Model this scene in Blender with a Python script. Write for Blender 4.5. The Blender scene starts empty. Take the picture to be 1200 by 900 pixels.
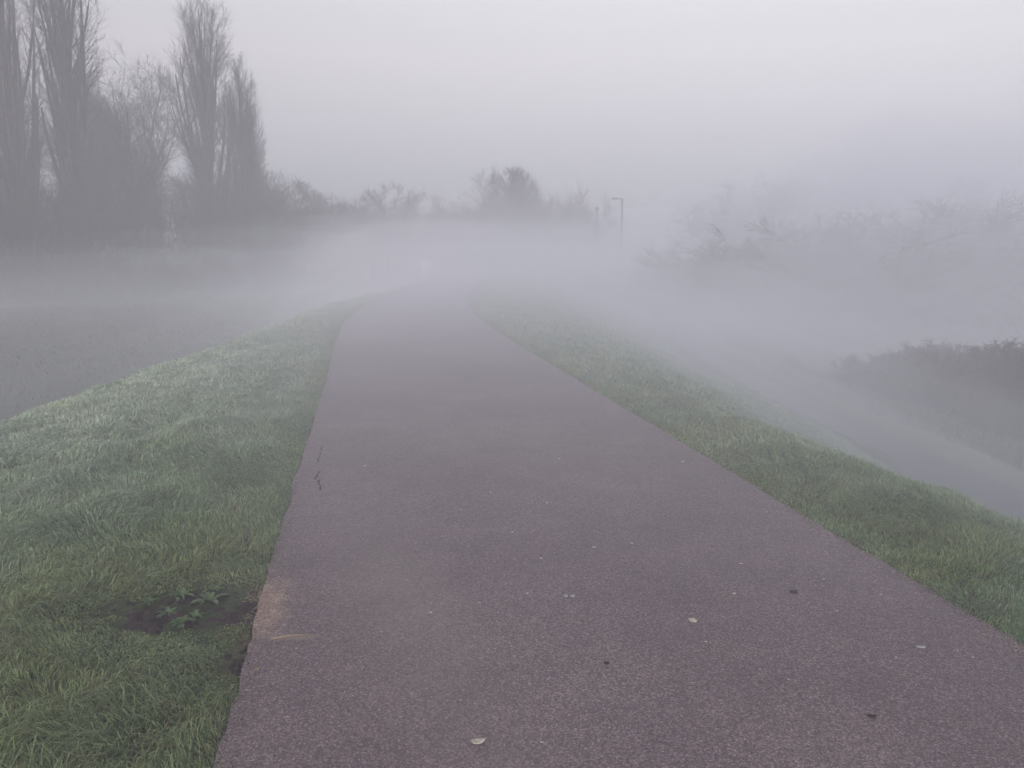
import bpy, math, random
import numpy as np
from mathutils import Vector
random.seed(7)
RNG = np.random.default_rng(11)
sc = bpy.context.scene
COL = sc.collection
R = math.radians

# ------------------------------------------------------------------ camera
H_CAM = 1.6; F_PX = 900.0; PITCH = math.atan(154/900.0)
cam_d = bpy.data.cameras.new('camera'); cam = bpy.data.objects.new('camera', cam_d); COL.objects.link(cam)
cam.location = (0, 0, H_CAM); cam.rotation_euler = (R(90)-PITCH, 0, 0)
cam_d.sensor_width = 36; cam_d.lens = 36*F_PX/1200; cam_d.clip_end = 2000; cam_d.clip_start = 0.05
sc.camera = cam

def ray(px, py):
    a = (px-600)/F_PX; b = (450-py)/F_PX
    return a, math.cos(PITCH)+b*math.sin(PITCH), -math.sin(PITCH)+b*math.cos(PITCH)
def G(px, py, z=0.0):
    dx, dy, dz = ray(px, py); t = (z-H_CAM)/dz
    return np.array((dx*t, dy*t, z))
def PD(px, py, D):
    dx, dy, dz = ray(px, py); t = D/dy
    return np.array((dx*t, D, H_CAM+dz*t))

# ------------------------------------------------------------------ helpers
def tag(o, label=None, cat=None, group=None, kind=None):
    if label: o['label'] = label
    if cat: o['category'] = cat
    if group: o['group'] = group
    if kind: o['kind'] = kind
    return o
def mesh_np(name, V, F3=None, F4=None, mat=None, parent=None, smooth=False, col=None):
    V = np.asarray(V, np.float32).reshape(-1, 3)
    me = bpy.data.meshes.new(name)
    n3 = 0 if F3 is None else len(F3); n4 = 0 if F4 is None else len(F4)
    me.vertices.add(len(V)); me.vertices.foreach_set('co', V.ravel())
    idx = []; starts = []; s = 0
    if n4:
        idx.append(np.asarray(F4, np.int32).ravel()); starts.append(np.arange(n4)*4); s = n4*4
    if n3:
        idx.append(np.asarray(F3, np.int32).ravel()); starts.append(s+np.arange(n3)*3)
    idx = np.concatenate(idx); starts = np.concatenate(starts).astype(np.int32)
    me.loops.add(len(idx)); me.loops.foreach_set('vertex_index', idx)
    me.polygons.add(n3+n4); me.polygons.foreach_set('loop_start', starts)
    me.update(calc_edges=True)
    if smooth: me.polygons.foreach_set('use_smooth', np.ones(n3+n4, bool))
    if col is not None:
        at = me.color_attributes.new('tint', 'FLOAT_COLOR', 'POINT')
        c = np.ones((len(V), 4), np.float32); c[:, :3] = col
        at.data.foreach_set('color', c.ravel())
    if mat: me.materials.append(mat)
    o = bpy.data.objects.new(name, me); COL.objects.link(o)
    if parent: o.parent = parent
    return o
def empty(name, loc, rz=0.0):
    o = bpy.data.objects.new(name, None); COL.objects.link(o)
    o.location = loc; o.rotation_euler = (0, 0, rz); o.empty_display_size = .3
    return o
def copy_tree(o, parent=None):
    c = o.copy(); COL.objects.link(c); c.parent = parent
    for ch in list(o.children): copy_tree(ch, c)
    return c
class MB:
    def __init__(s): s.v = []; s.q = []; s.t = []
    def box(s, x0, x1, y0, y1, z0, z1):
        n = len(s.v); s.v += [(x, y, z) for z in (z0, z1) for y in (y0, y1) for x in (x0, x1)]
        s.q += [tuple(n+i for i in f) for f in ((0,2,3,1),(4,5,7,6),(0,1,5,4),(2,6,7,3),(0,4,6,2),(1,3,7,5))]
    def tube(s, pts, rad, n=10, cap=True):
        pts = [Vector(p) for p in pts]; b = len(s.v)
        for i, p in enumerate(pts):
            d = (pts[min(i+1, len(pts)-1)]-pts[max(i-1, 0)]).normalized()
            u = d.cross(Vector((0.31, 0.95, 0.05))).normalized(); w = d.cross(u)
            r = rad[i] if hasattr(rad, '__len__') else rad
            for k in range(n):
                a = 2*math.pi*k/n; s.v.append(tuple(p+r*(math.cos(a)*u+math.sin(a)*w)))
        for i in range(len(pts)-1):
            for k in range(n):
                a0 = b+i*n+k; a1 = b+i*n+(k+1) % n
                s.q.append((a0, a1, a1+n, a0+n))
        if cap:
            for e, ring in ((0, 0), (1, len(pts)-1)):
                c = len(s.v); s.v.append(tuple(pts[-1] if e else pts[0]))
                for k in range(n):
                    a0 = b+ring*n+k; a1 = b+ring*n+(k+1) % n
                    s.t.append((a0, a1, c) if e else (a1, a0, c))
    def build(s, name, mat, parent=None, smooth=False):
        return mesh_np(name, s.v, s.t or None, s.q or None, mat, parent, smooth)

def hsh(i, j, seed):
    h = (i*374761393 + j*668265263 + seed*2147483647) & 0xFFFFFFFF
    h = ((h ^ (h >> 13))*1274126177) & 0xFFFFFFFF
    h = h ^ (h >> 16)
    return (h & 0xFFFFFF)/float(0xFFFFFF)
def vn(x, y, scale, seed=0):
    x = np.asarray(x, float)/scale+1000.5; y = np.asarray(y, float)/scale+1000.5
    i = np.floor(x).astype(np.int64); j = np.floor(y).astype(np.int64)
    fx = x-i; fy = y-j; fx = fx*fx*(3-2*fx); fy = fy*fy*(3-2*fy)
    a = hsh(i, j, seed); b = hsh(i+1, j, seed); c = hsh(i, j+1, seed); d = hsh(i+1, j+1, seed)
    return (a*(1-fx)+b*fx)*(1-fy)+(c*(1-fx)+d*fx)*fy
def fbm(x, y, scale, seed=0, o=3):
    s = 0; w = 1; t = 0
    for k in range(o):
        s = s+w*vn(x, y, scale/2**k, seed+k*17); t += w; w *= .5
    return s/t
def sst(x, a, b):
    t = np.clip((np.asarray(x, float)-a)/(b-a), 0, 1); return t*t*(3-2*t)

# ------------------------------------------------------------------ materials
def mat(name, rough=.9):
    m = bpy.data.materials.new(name); m.use_nodes = True
    nt = m.node_tree; b = nt.nodes['Principled BSDF']; b.inputs['Roughness'].default_value = rough
    b.inputs['Specular IOR Level'].default_value = .25
    return m, nt, b
def N(nt, typ, **kw):
    n = nt.nodes.new(typ)
    for k, v in kw.items():
        if k in n.inputs: n.inputs[k].default_value = v
        else: setattr(n, k, v)
    return n
def ramp(nt, fac, stops):
    r = nt.nodes.new('ShaderNodeValToRGB'); nt.links.new(fac, r.inputs[0])
    el = r.color_ramp.elements
    while len(el) > 1: el.remove(el[-1])
    el[0].position = stops[0][0]; el[0].color = (*stops[0][1], 1)
    for p, c in stops[1:]:
        e = el.new(p); e.color = (*c, 1)
    return r.outputs[0]
def mix(nt, fac, a, b, mode='MIX'):
    m = nt.nodes.new('ShaderNodeMix'); m.data_type = 'RGBA'; m.blend_type = mode
    for s, v in ((m.inputs['Factor'], fac), (m.inputs[6], a), (m.inputs[7], b)):
        if hasattr(v, 'is_linked') or hasattr(v, 'links'): nt.links.new(v, s)
        elif isinstance(v, (int, float)): s.default_value = v
        else: s.default_value = (*v, 1)
    return m.outputs[2]
def noise_mat(name, c1, c2, scale, rough=.9, bump=0.0, detail=6):
    m, nt, b = mat(name, rough)
    tc = N(nt, 'ShaderNodeTexCoord'); n = N(nt, 'ShaderNodeTexNoise', Scale=scale, Detail=detail)
    nt.links.new(tc.outputs['Object'], n.inputs['Vector'])
    nt.links.new(ramp(nt, n.outputs['Fac'], [(.3, c1), (.7, c2)]), b.inputs['Base Color'])
    if bump:
        bp = N(nt, 'ShaderNodeBump', Strength=bump, Distance=.02)
        nt.links.new(n.outputs['Fac'], bp.inputs['Height']); nt.links.new(bp.outputs['Normal'], b.inputs['Normal'])
    return m
def tint_mat(name, rough=.75, transl=0.0, spec=.3):
    m, nt, b = mat(name, rough); b.inputs['Specular IOR Level'].default_value = spec
    a = N(nt, 'ShaderNodeAttribute', attribute_name='tint')
    nt.links.new(a.outputs['Color'], b.inputs['Base Color'])
    if transl:
        t = N(nt, 'ShaderNodeBsdfTranslucent'); nt.links.new(a.outputs['Color'], t.inputs['Color'])
        mx = N(nt, 'ShaderNodeMixShader', Fac=transl)
        nt.links.new(b.outputs[0], mx.inputs[1]); nt.links.new(t.outputs[0], mx.inputs[2])
        nt.links.new(mx.outputs[0], nt.nodes['Material Output'].inputs['Surface'])
    return m

M = {}
M['bark'] = noise_mat('bark', (.045, .037, .034), (.085, .07, .062), 3, .95, .4)
M['twig'] = noise_mat('twig', (.040, .032, .030), (.07, .055, .05), 1.5)
M['bramble'] = noise_mat('bramble_stem', (.045, .024, .027), (.085, .048, .048), 1.2)
M['paleTwig'] = noise_mat('frosted_twig', (.11, .09, .08), (.22, .19, .17), 1.2)
M['metal'] = noise_mat('galvanised_steel', (.05, .052, .055), (.09, .09, .095), 4, .5)
M['white'] = noise_mat('white_paint', (.68, .68, .68), (.82, .82, .82), 5, .6)
M['brick'] = noise_mat('house_brick', (.16, .10, .08), (.24, .16, .13), 3)
M['tile'] = noise_mat('roof_tile', (.06, .05, .05), (.10, .085, .08), 3)
M['glass'] = noise_mat('window_glass', (.03, .03, .035), (.05, .05, .06), 2, .1)
M['sign'] = noise_mat('sign_panel', (.62, .63, .64), (.8, .8, .8), 3, .5)
M['stone'] = noise_mat('pale_chip', (.26, .25, .24), (.42, .41, .4), 60, .9)
M['leaf'] = noise_mat('dry_leaf', (.40, .34, .27), (.60, .55, .48), 50, .8)
M['darkleaf'] = noise_mat('dark_leaf', (.025, .02, .018), (.05, .04, .035), 60, .8)
M['straw'] = noise_mat('dry_straw', (.26, .2, .13), (.36, .29, .2), 60, .8)
M['weed'] = noise_mat('weed_leaf', (.05, .095, .035), (.12, .175, .08), 30, .55)
M['crack'] = noise_mat('crack_void', (.012, .01, .01), (.03, .026, .026), 60, .98)
M['mud'] = noise_mat('wet_mud', (.012, .009, .010), (.060, .043, .042), 34, .85, 1.0, 10)
M['mud'].node_tree.nodes['Principled BSDF'].inputs['Specular IOR Level'].default_value = .12
M['grit'] = tint_mat('loose_grit', .9, 0, .2)
M['grass'] = tint_mat('grass_blade', .6, .3, .35)

# asphalt: mauve-red worn surfacing with grit, patches, sandy spill beside the mud
def asphalt():
    m, nt, b = mat('red_asphalt', .62); b.inputs['Specular IOR Level'].default_value = .5
    tc = N(nt, 'ShaderNodeTexCoord').outputs['Object']
    def tx(node, **kw):
        n = N(nt, node, **kw); nt.links.new(tc, n.inputs['Vector']); return n
    grit = tx('ShaderNodeTexVoronoi', Scale=210.0)
    grit2 = tx('ShaderNodeTexVoronoi', Scale=120.0)
    fine = tx('ShaderNodeTexNoise', Scale=60.0, Detail=8.0, Roughness=.8)
    big = tx('ShaderNodeTexNoise', Scale=.55, Detail=7.0, Roughness=.62)
    mid = tx('ShaderNodeTexNoise', Scale=3.2, Detail=6.0, Roughness=.6)
    base = ramp(nt, big.outputs['Fac'], [(.3, (.134, .098, .104)), (.5, (.165, .123, .129)), (.72, (.20, .158, .162))])
    m2 = ramp(nt, mid.outputs['Fac'], [(.3, (.86, .85, .86)), (.52, (1, 1, 1)), (.75, (1.16, 1.14, 1.12))])
    c = mix(nt, .8, base, m2, 'MULTIPLY')
    sep = N(nt, 'ShaderNodeSeparateColor'); nt.links.new(grit.outputs['Color'], sep.inputs[0])
    g = ramp(nt, sep.outputs[0], [(0, (.25, .23, .25)), (.45, (.85, .85, .85)), (.8, (1.38, 1.36, 1.36)), (.96, (2.3, 2.25, 2.25))])
    c = mix(nt, .7, c, g, 'MULTIPLY')
    sep2 = N(nt, 'ShaderNodeSeparateColor'); nt.links.new(grit2.outputs['Color'], sep2.inputs[0])
    g2 = ramp(nt, sep2.outputs[1], [(0, (.55, .53, .55)), (.35, (1, 1, 1)), (.9, (1.1, 1.1, 1.1)), (.99, (1.7, 1.7, 1.65))])
    c = mix(nt, .6, c, g2, 'MULTIPLY')
    f = ramp(nt, fine.outputs['Fac'], [(.3, (.6, .6, .6)), (.7, (1.4, 1.4, 1.4))])
    c = mix(nt, .7, c, f, 'MULTIPLY')
    # sand washed out of the mud patch
    def blob(cx, cy, rx, ry, rz, amp=.35, soft=.5):
        mp = N(nt, 'ShaderNodeMapping'); mp.vector_type = 'TEXTURE'
        mp.inputs['Location'].default_value = (cx, cy, 0); mp.inputs['Rotation'].default_value = (0, 0, rz)
        mp.inputs['Scale'].default_value = (rx, ry, 1)
        nt.links.new(tc, mp.inputs['Vector'])
        ln = N(nt, 'ShaderNodeVectorMath', operation='LENGTH'); nt.links.new(mp.outputs[0], ln.inputs[0])
        nz = tx('ShaderNodeTexNoise', Scale=9.0, Detail=6.0, Roughness=.7)
        a = N(nt, 'ShaderNodeMath', operation='MULTIPLY_ADD'); nt.links.new(nz.outputs['Fac'], a.inputs[0])
        a.inputs[1].default_value = amp*4; nt.links.new(ln.outputs['Value'], a.inputs[2])
        mr = N(nt, 'ShaderNodeMapRange'); nt.links.new(a.outputs[0], mr.inputs[0])
        mr.inputs[1].default_value = 1+amp*2+soft; mr.inputs[2].default_value = 1+amp*2-soft
        return mr.outputs[0]
    s = G(292, 712)
    c = mix(nt, mulf(nt, blob(s[0], s[1], .17, .30, .2, .6, .35), .75), c, mix(nt, .6, (.36, .26, .20), g, 'MULTIPLY'))
    s = G(340, 749)
    c = mix(nt, mulf(nt, blob(s[0], s[1], .10, .02, .05, .15), .6), c, (.34, .26, .20))
    s = G(470, 700)
    c = mix(nt, mulf(nt, blob(s[0], s[1], .22, 1.3, .35, .5, .8), .30), c, (.26, .22, .20))
    nt.links.new(c, b.inputs['Base Color'])
    h = N(nt, 'ShaderNodeMath', operation='ADD'); nt.links.new(grit.outputs['Distance'], h.inputs[0]); nt.links.new(fine.outputs['Fac'], h.inputs[1])
    bp = N(nt, 'ShaderNodeBump', Strength=.7, Distance=.004); nt.links.new(h.outputs[0], bp.inputs['Height'])
    nt.links.new(bp.outputs['Normal'], b.inputs['Normal'])
    return m
def mulf(nt, a, f):
    n = N(nt, 'ShaderNodeMath', operation='MULTIPLY'); nt.links.new(a, n.inputs[0]); n.inputs[1].default_value = f; return n.outputs[0]
M['asphalt'] = asphalt()

def ground_mat():
    m, nt, b = mat('rough_turf', .95)
    tc = N(nt, 'ShaderNodeTexCoord').outputs['Object']
    def tx(**kw):
        n = N(nt, 'ShaderNodeTexNoise', **kw); nt.links.new(tc, n.inputs['Vector']); return n.outputs['Fac']
    a = ramp(nt, tx(Scale=14.0, Detail=8.0, Roughness=.7), [(.3, (.024, .032, .014)), (.6, (.055, .075, .034)), (.8, (.11, .125, .065))])
    c = mix(nt, 1.0, a, ramp(nt, tx(Scale=.5, Detail=5.0), [(.35, (.85, .8, .8)), (.65, (1.25, 1.25, 1.2))]), 'MULTIPLY')
    at = N(nt, 'ShaderNodeAttribute', attribute_name='tint')
    c = mix(nt, 1.0, c, at.outputs['Color'], 'MULTIPLY')
    nt.links.new(c, b.inputs['Base Color'])
    bp = N(nt, 'ShaderNodeBump', Strength=.8, Distance=.03)
    nt.links.new(tx(Scale=20.0, Detail=6.0), bp.inputs['Height']); nt.links.new(bp.outputs['Normal'], b.inputs['Normal'])
    return m
M['ground'] = ground_mat()
def water_mat(name, c, sc_):
    m, nt, b = mat(name, .24); b.inputs['Base Color'].default_value = (*c, 1); b.inputs['Specular IOR Level'].default_value = .5
    tc = N(nt, 'ShaderNodeTexCoord').outputs['Object']
    mp = N(nt, 'ShaderNodeMapping'); mp.inputs['Scale'].default_value = (.5, 1.0, 1); nt.links.new(tc, mp.inputs['Vector'])
    n = N(nt, 'ShaderNodeTexNoise', Scale=sc_, Detail=4.0); nt.links.new(mp.outputs[0], n.inputs['Vector'])
    bp = N(nt, 'ShaderNodeBump', Strength=.25, Distance=.03); nt.links.new(n.outputs['Fac'], bp.inputs['Height'])
    nt.links.new(bp.outputs['Normal'], b.inputs['Normal'])
    return m
M['stream'] = water_mat('stream_water', (.035, .036, .04), 5)

# ------------------------------------------------------------------ path edges
Lp = [G(*p) for p in ((250,900),(345,560),(378,460),(394,400),(401,380),(430,355),(461,344.5),(492,336.5),(510,330),(530,322.5))]
Rp = [G(*p) for p in ((1438,900),(1200,757),(1000,640),(800,520),(700,460),(600,400),(583,389),(566,378),(552,365),(547.5,355),(551,347.5),(562,339),(579,328),(592,321.5))]
def table(pts):
    Y = [p[1] for p in pts]; X = [p[0] for p in pts]
    s0 = (X[1]-X[0])/(Y[1]-Y[0])
    Y = [-60, ]+Y; X = [X[0]+s0*(-60-Y[1]), ]+X
    return Y, X
LY, LX = table(Lp); RY, RX = table(Rp)
for Yv, Xv in ((62, -2.6), (70, 0.0), (80, 4.0), (95, 11.5), (130, 36), (200, 95), (300, 190)):
    LY.append(Yv); LX.append(Xv); RY.append(Yv); RX.append(Xv+3.6+(0.9 if Yv > 65 else 0))
gy = np.arange(-60, 300, .1)
def smooth_tab(Yv, Xv):
    x = np.interp(gy, Yv, Xv); out = x.copy()
    cs = np.cumsum(np.concatenate([[0], x]))
    n = len(x)
    for _ in range(2):
        cs = np.cumsum(np.concatenate([[0], out])); hw = np.clip((gy*.05/.1).astype(int), 2, 60)
        i = np.arange(n); a = np.maximum(i-hw, 0); b_ = np.minimum(i+hw+1, n)
        k = np.minimum(i-a, b_-1-i); out = (cs[i+k+1]-cs[i-k])/(2*k+1)
    return out
gL = smooth_tab(LY, LX); gR = smooth_tab(RY, RX)
XL = lambda Y: np.interp(Y, gy, gL)
XR = lambda Y: np.interp(Y, gy, gR)
def WL(Y): return np.interp(Y, [2, 7.8, 11.8, 16, 26, 34, 50, 90], [3.6, 3.4, 2.6, 2.0, 1.4, 1.1, .9, 1.2])
def WR(Y): return np.interp(Y, [3, 5, 8, 14, 20, 29, 60, 90], [1.6, 1.5, 1.35, 1.8, 2.4, 3.0, 3.5, 3])
def far_bank(Y): return -38+.15*(np.asarray(Y, float)-58)

def softplus(x, k=.35): return k*np.logaddexp(0, np.asarray(x, float)/k)
def height(X, Y, micro=True):
    X = np.asarray(X, float); Y = np.asarray(Y, float)
    ul = XL(Y)-X; ur = X-XR(Y)
    left = ul > ur
    u = np.maximum(np.maximum(ul, ur), 0)
    w = np.where(left, WL(Y), WR(Y)); s = np.where(left, .62, .70-.30*sst(Y, 7, 16))
    wob = (fbm(X, Y, 2.3, 5)-.5)*.28*sst(u, .3, 1.5)
    emb = -.025*u - s*(softplus(u-w+wob)-softplus(-w))
    flat = -2.35+.25*(fbm(X, Y, 6, 9)-.5)
    # low meadow on the left, rising towards the trees and past Y=95
    flat = flat+sst(far_bank(Y)-X, 0, 3)*(1.0+.3*fbm(X, Y, 7, 3))
    flat = flat+sst(Y, 90, 105)*.9*(X < 6)
    # stream trench on the right
    flat = flat-.45*np.exp(-((X-stream_x(Y))/1.35)**4)*(Y < 60)
    k = .25
    z = k*np.logaddexp(emb/k, flat/k)
    if micro:
        z = z+(fbm(X, Y, .45, 21)-.5)*.05*sst(u, .0, .5)*(1+sst(u, .6, 3))+(fbm(X, Y, 1.6, 31)-.45)*.07*sst(u, .2, 1.2)
    z = z-.012*(u <= 0)+.006*sst(u, 0, .06)
    return z
def stream_x(Y): return 7.3+.5*np.sin(np.asarray(Y, float)*.17)+.03*(np.asarray(Y, float)-15)

# ------------------------------------------------------------------ terrain
rows = list(np.arange(-50, -3, 1.5))+list(np.arange(-3, 1.4, .25))+list(np.arange(1.5, 8, .06))
y = rows[-1]; st = .06
while y < 255:
    st = min(st*1.02, 2.5); y += st; rows.append(y)
rows = np.array(rows)
u = [0.0]; st = .04
while u[-1] < 150:
    u.append(u[-1]+st); st = min(st*(1.0 if u[-1] < 2.5 else 1.035), 3.5)
u = np.array(u)
def sheet(name, cols_fn):
    pass
Yg = rows[:, None]
Xg = np.concatenate([XL(Yg)-u[::-1][None, :], XL(Yg)+(XR(Yg)-XL(Yg))*np.linspace(0, 1, 7)[None, 1:-1], XR(Yg)+u[None, :]], axis=1)
Xg = np.clip(Xg, -148, 148); Xg = Xg+np.arange(Xg.shape[1])[None, :]*1e-5
YY = np.broadcast_to(Yg, Xg.shape)
Zg = height(Xg, YY)
nr, nc = Xg.shape
ii = np.arange(nr-1)[:, None]*nc+np.arange(nc-1)[None, :]
quads = np.stack([ii, ii+1, ii+nc+1, ii+nc], -1).reshape(-1, 4)
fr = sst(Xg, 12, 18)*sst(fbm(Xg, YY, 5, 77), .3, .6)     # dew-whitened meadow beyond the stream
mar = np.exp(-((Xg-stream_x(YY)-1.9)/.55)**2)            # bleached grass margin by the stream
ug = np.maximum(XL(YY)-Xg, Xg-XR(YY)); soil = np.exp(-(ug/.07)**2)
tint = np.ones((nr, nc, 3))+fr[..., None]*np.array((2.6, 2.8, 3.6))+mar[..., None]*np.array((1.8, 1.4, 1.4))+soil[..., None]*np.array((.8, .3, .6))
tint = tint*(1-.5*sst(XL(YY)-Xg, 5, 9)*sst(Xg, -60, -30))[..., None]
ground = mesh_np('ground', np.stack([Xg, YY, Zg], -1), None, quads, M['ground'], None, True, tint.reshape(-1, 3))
tag(ground, kind='structure')

# path sheet
prow = rows[(rows > -45) & (rows < 200)]
prow = np.unique(np.concatenate([prow, np.arange(1.5, 9, .04)]))
nx = 22; tt = np.linspace(0, 1, nx)[None, :]
fade_ = 1/(1+np.maximum(prow, 0)/8)
e0 = XL(prow)+((fbm(prow, prow*0, .45, 41)-.5)*.10+(fbm(prow, prow*0, .08, 42)-.5)*.045)*fade_
e1 = XR(prow)+((fbm(prow, prow*0, .4, 43)-.5)*.03+(fbm(prow, prow*0, .08, 44)-.5)*.045)*fade_
PX = e0[:, None]+(e1-e0)[:, None]*tt
PY = np.broadcast_to(prow[:, None], PX.shape)
PZ = .014-.008*np.abs(2*tt-1)**2+(fbm(PX, PY, 1.4, 51)-.5)*.008*(1-np.abs(2*tt-1)**4)+0*PX
ii = np.arange(len(prow)-1)[:, None]*nx+np.arange(nx-1)[None, :]
path = mesh_np('path', np.stack([PX, PY, PZ], -1), None, np.stack([ii, ii+1, ii+nx+1, ii+nx], -1).reshape(-1, 4), M['asphalt'], None, True)
tag(path, kind='structure')
def pz(X, Y):
    t = (X-float(XL(Y)))/(float(XR(Y))-float(XL(Y)))
    return .014-.008*abs(2*t-1)**2+(float(fbm(X, Y, 1.4, 51))-.5)*.008*(1-min(1, abs(2*t-1))**4)

# water
def strip(name, m, x0f, x1f, ys, z):
    V = []
    for yv in ys: V += [(float(x0f(yv)), yv, z), (float(x1f(yv)), yv, z)]
    n = len(ys); F = [(2*i, 2*i+1, 2*i+3, 2*i+2) for i in range(n-1)]
    return tag(mesh_np(name, V, None, F, m), kind='structure')
ys = list(np.arange(-48, 62, 1.0))
strip('stream', M['stream'], lambda v: stream_x(v)-2.2, lambda v: stream_x(v)+2.0, ys, -2.52)

# ------------------------------------------------------------------ grass
mudc = G(212, 714)
def mud_mask(X, Y):
    dx = (X-mudc[0])/.36; dy = (Y-mudc[1]+.02)/.22
    r = np.sqrt(dx*dx+dy*dy)+(fbm(X, Y, .12, 61)-.5)*.9
    # the mud widens into the path edge
    dx2 = (X-(mudc[0]+.28))/.24; dy2 = (Y-mudc[1]+.01)/.12
    r2 = np.sqrt(dx2*dx2+dy2*dy2)+(fbm(X, Y, .12, 62)-.5)*.6
    c3 = G(290, 765); r3 = np.sqrt(((X-c3[0])/.07)**2+((Y-c3[1])/.15)**2)+(fbm(X, Y, .1, 63)-.5)*.7
    return np.minimum(np.minimum(r, r2), r3)
V_all = []; C_all = []
def blades(side, y0, y1, u0, u1, dens, wmul=1.0, hmul=1.0):
    area = (y1-y0)*(u1-u0); n = int(area*dens)
    Y = RNG.uniform(y0, y1, n); U = RNG.uniform(u0, u1, n)
    X = XL(Y)-U if side < 0 else XR(Y)+U
    edge = (fbm(X, Y, .3, 71)-.55)*.22+(fbm(X, Y, .07, 72)-.5)*.10
    W = WL(Y) if side < 0 else WR(Y)
    keep = (U > edge*(.7 if y0 < 3.5 else .4 if y0 < 5 else .12)-.02) & (U < W+3.2+(3.5 if y0 > 8 and side > 0 else 0))
    cl = fbm(X, Y, .30, 81); cl2 = fbm(X, Y, .9, 82); thin = fbm(X, Y, .16, 83)
    keep &= RNG.random(n) < np.clip(.35+1.3*thin, .25, 1)
    if side < 0 and y0 < 5:
        keep &= (mud_mask(X, Y) > 1.0) | ((RNG.random(n) < .10) & (fbm(X, Y, .07, 99) > .5))
    X, Y, U, cl, cl2, W = [a[keep] for a in (X, Y, U, cl, cl2, W)]
    n = len(X)
    Z = height(X, Y)-.004
    grow = sst(U, -.05, .55)
    long_ = sst(cl2, .38, .7)
    near_mud = sst(mud_mask(X, Y), 1.0, 2.2)*.75+.25 if side < 0 and y0 < 5 else 1.0
    h = near_mud*.80*(.022+.045*grow+.055*grow*sst(cl, .4, .75)+.045*grow*long_)*RNG.uniform(.55, 1.3, n)*hmul
    az = 2*math.pi*fbm(X, Y, .55, 91)*2.2+RNG.normal(0, .75, n)
    lean = np.clip(.70+.9*sst(cl, .35, .75)+RNG.normal(0, .35, n), .05, 1.7)
    dirx = np.cos(az); diry = np.sin(az)
    wd = RNG.uniform(.0013, .0028, n)*wmul
    fa = RNG.uniform(0, 2*math.pi, n)
    sx = np.cos(fa)*wd; sy = np.sin(fa)*wd
    P = np.stack([X, Y, Z], -1)
    hor1 = h*lean*.32; hor2 = h*lean*1.0
    up1 = h*.62; up2 = h*np.clip(1.05-.42*lean, .3, 1.05)
    A = P+np.stack([-sx, -sy, 0*sx], -1); B = P+np.stack([sx, sy, 0*sx], -1)
    mid = P+np.stack([dirx*hor1, diry*hor1, up1], -1)
    Cc = mid+np.stack([sx, sy, 0*sx], -1)*.8; Dd = mid-np.stack([sx, sy, 0*sx], -1)*.8
    T = P+np.stack([dirx*hor2, diry*hor2, up2], -1)
    V = np.stack([A, B, Cc, Dd, T], 1)
    # colours of the blades themselves: lush, older, straw, dew-bloomed
    v = RNG.random(n)
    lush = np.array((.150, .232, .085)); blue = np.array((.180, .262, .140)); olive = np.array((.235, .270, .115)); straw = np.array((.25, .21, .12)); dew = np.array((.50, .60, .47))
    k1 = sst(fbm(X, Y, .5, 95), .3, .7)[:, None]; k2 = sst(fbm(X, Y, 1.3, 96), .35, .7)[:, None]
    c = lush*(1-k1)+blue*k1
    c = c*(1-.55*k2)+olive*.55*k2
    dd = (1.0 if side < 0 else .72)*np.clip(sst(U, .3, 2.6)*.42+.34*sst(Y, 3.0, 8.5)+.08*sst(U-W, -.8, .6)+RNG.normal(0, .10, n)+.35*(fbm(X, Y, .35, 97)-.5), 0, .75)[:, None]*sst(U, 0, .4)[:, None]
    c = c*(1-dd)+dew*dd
    c = np.where((v < .055)[:, None], straw, c)
    c = np.where(((v > .97) & (cl < .5))[:, None], straw*.6, c)
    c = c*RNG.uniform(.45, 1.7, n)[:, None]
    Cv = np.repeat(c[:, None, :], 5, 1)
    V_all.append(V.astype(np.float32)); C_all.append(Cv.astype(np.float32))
GD = 1.2
for sd_ in (-1, 1):
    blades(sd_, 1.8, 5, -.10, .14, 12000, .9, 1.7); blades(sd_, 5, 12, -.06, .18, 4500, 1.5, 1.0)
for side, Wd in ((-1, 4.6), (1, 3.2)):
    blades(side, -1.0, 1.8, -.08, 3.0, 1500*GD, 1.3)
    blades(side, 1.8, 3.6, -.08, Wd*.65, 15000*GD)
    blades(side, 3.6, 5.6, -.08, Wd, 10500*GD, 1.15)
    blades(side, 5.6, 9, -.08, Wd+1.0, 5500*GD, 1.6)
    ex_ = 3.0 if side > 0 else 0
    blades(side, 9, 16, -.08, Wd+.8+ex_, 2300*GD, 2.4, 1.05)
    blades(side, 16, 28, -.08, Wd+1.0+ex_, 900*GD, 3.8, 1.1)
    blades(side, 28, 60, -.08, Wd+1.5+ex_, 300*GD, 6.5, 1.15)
V = np.concatenate(V_all).reshape(-1, 3); C = np.concatenate(C_all).reshape(-1, 3)
nb = len(V)//5; b5 = np.arange(nb)[:, None]*5
grass = mesh_np('grass', V, b5+np.array([3, 2, 4]), b5+np.array([0, 1, 2, 3]), M['grass'], None, False, C)
tag(grass, kind='stuff'); print('blades', nb)

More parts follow.
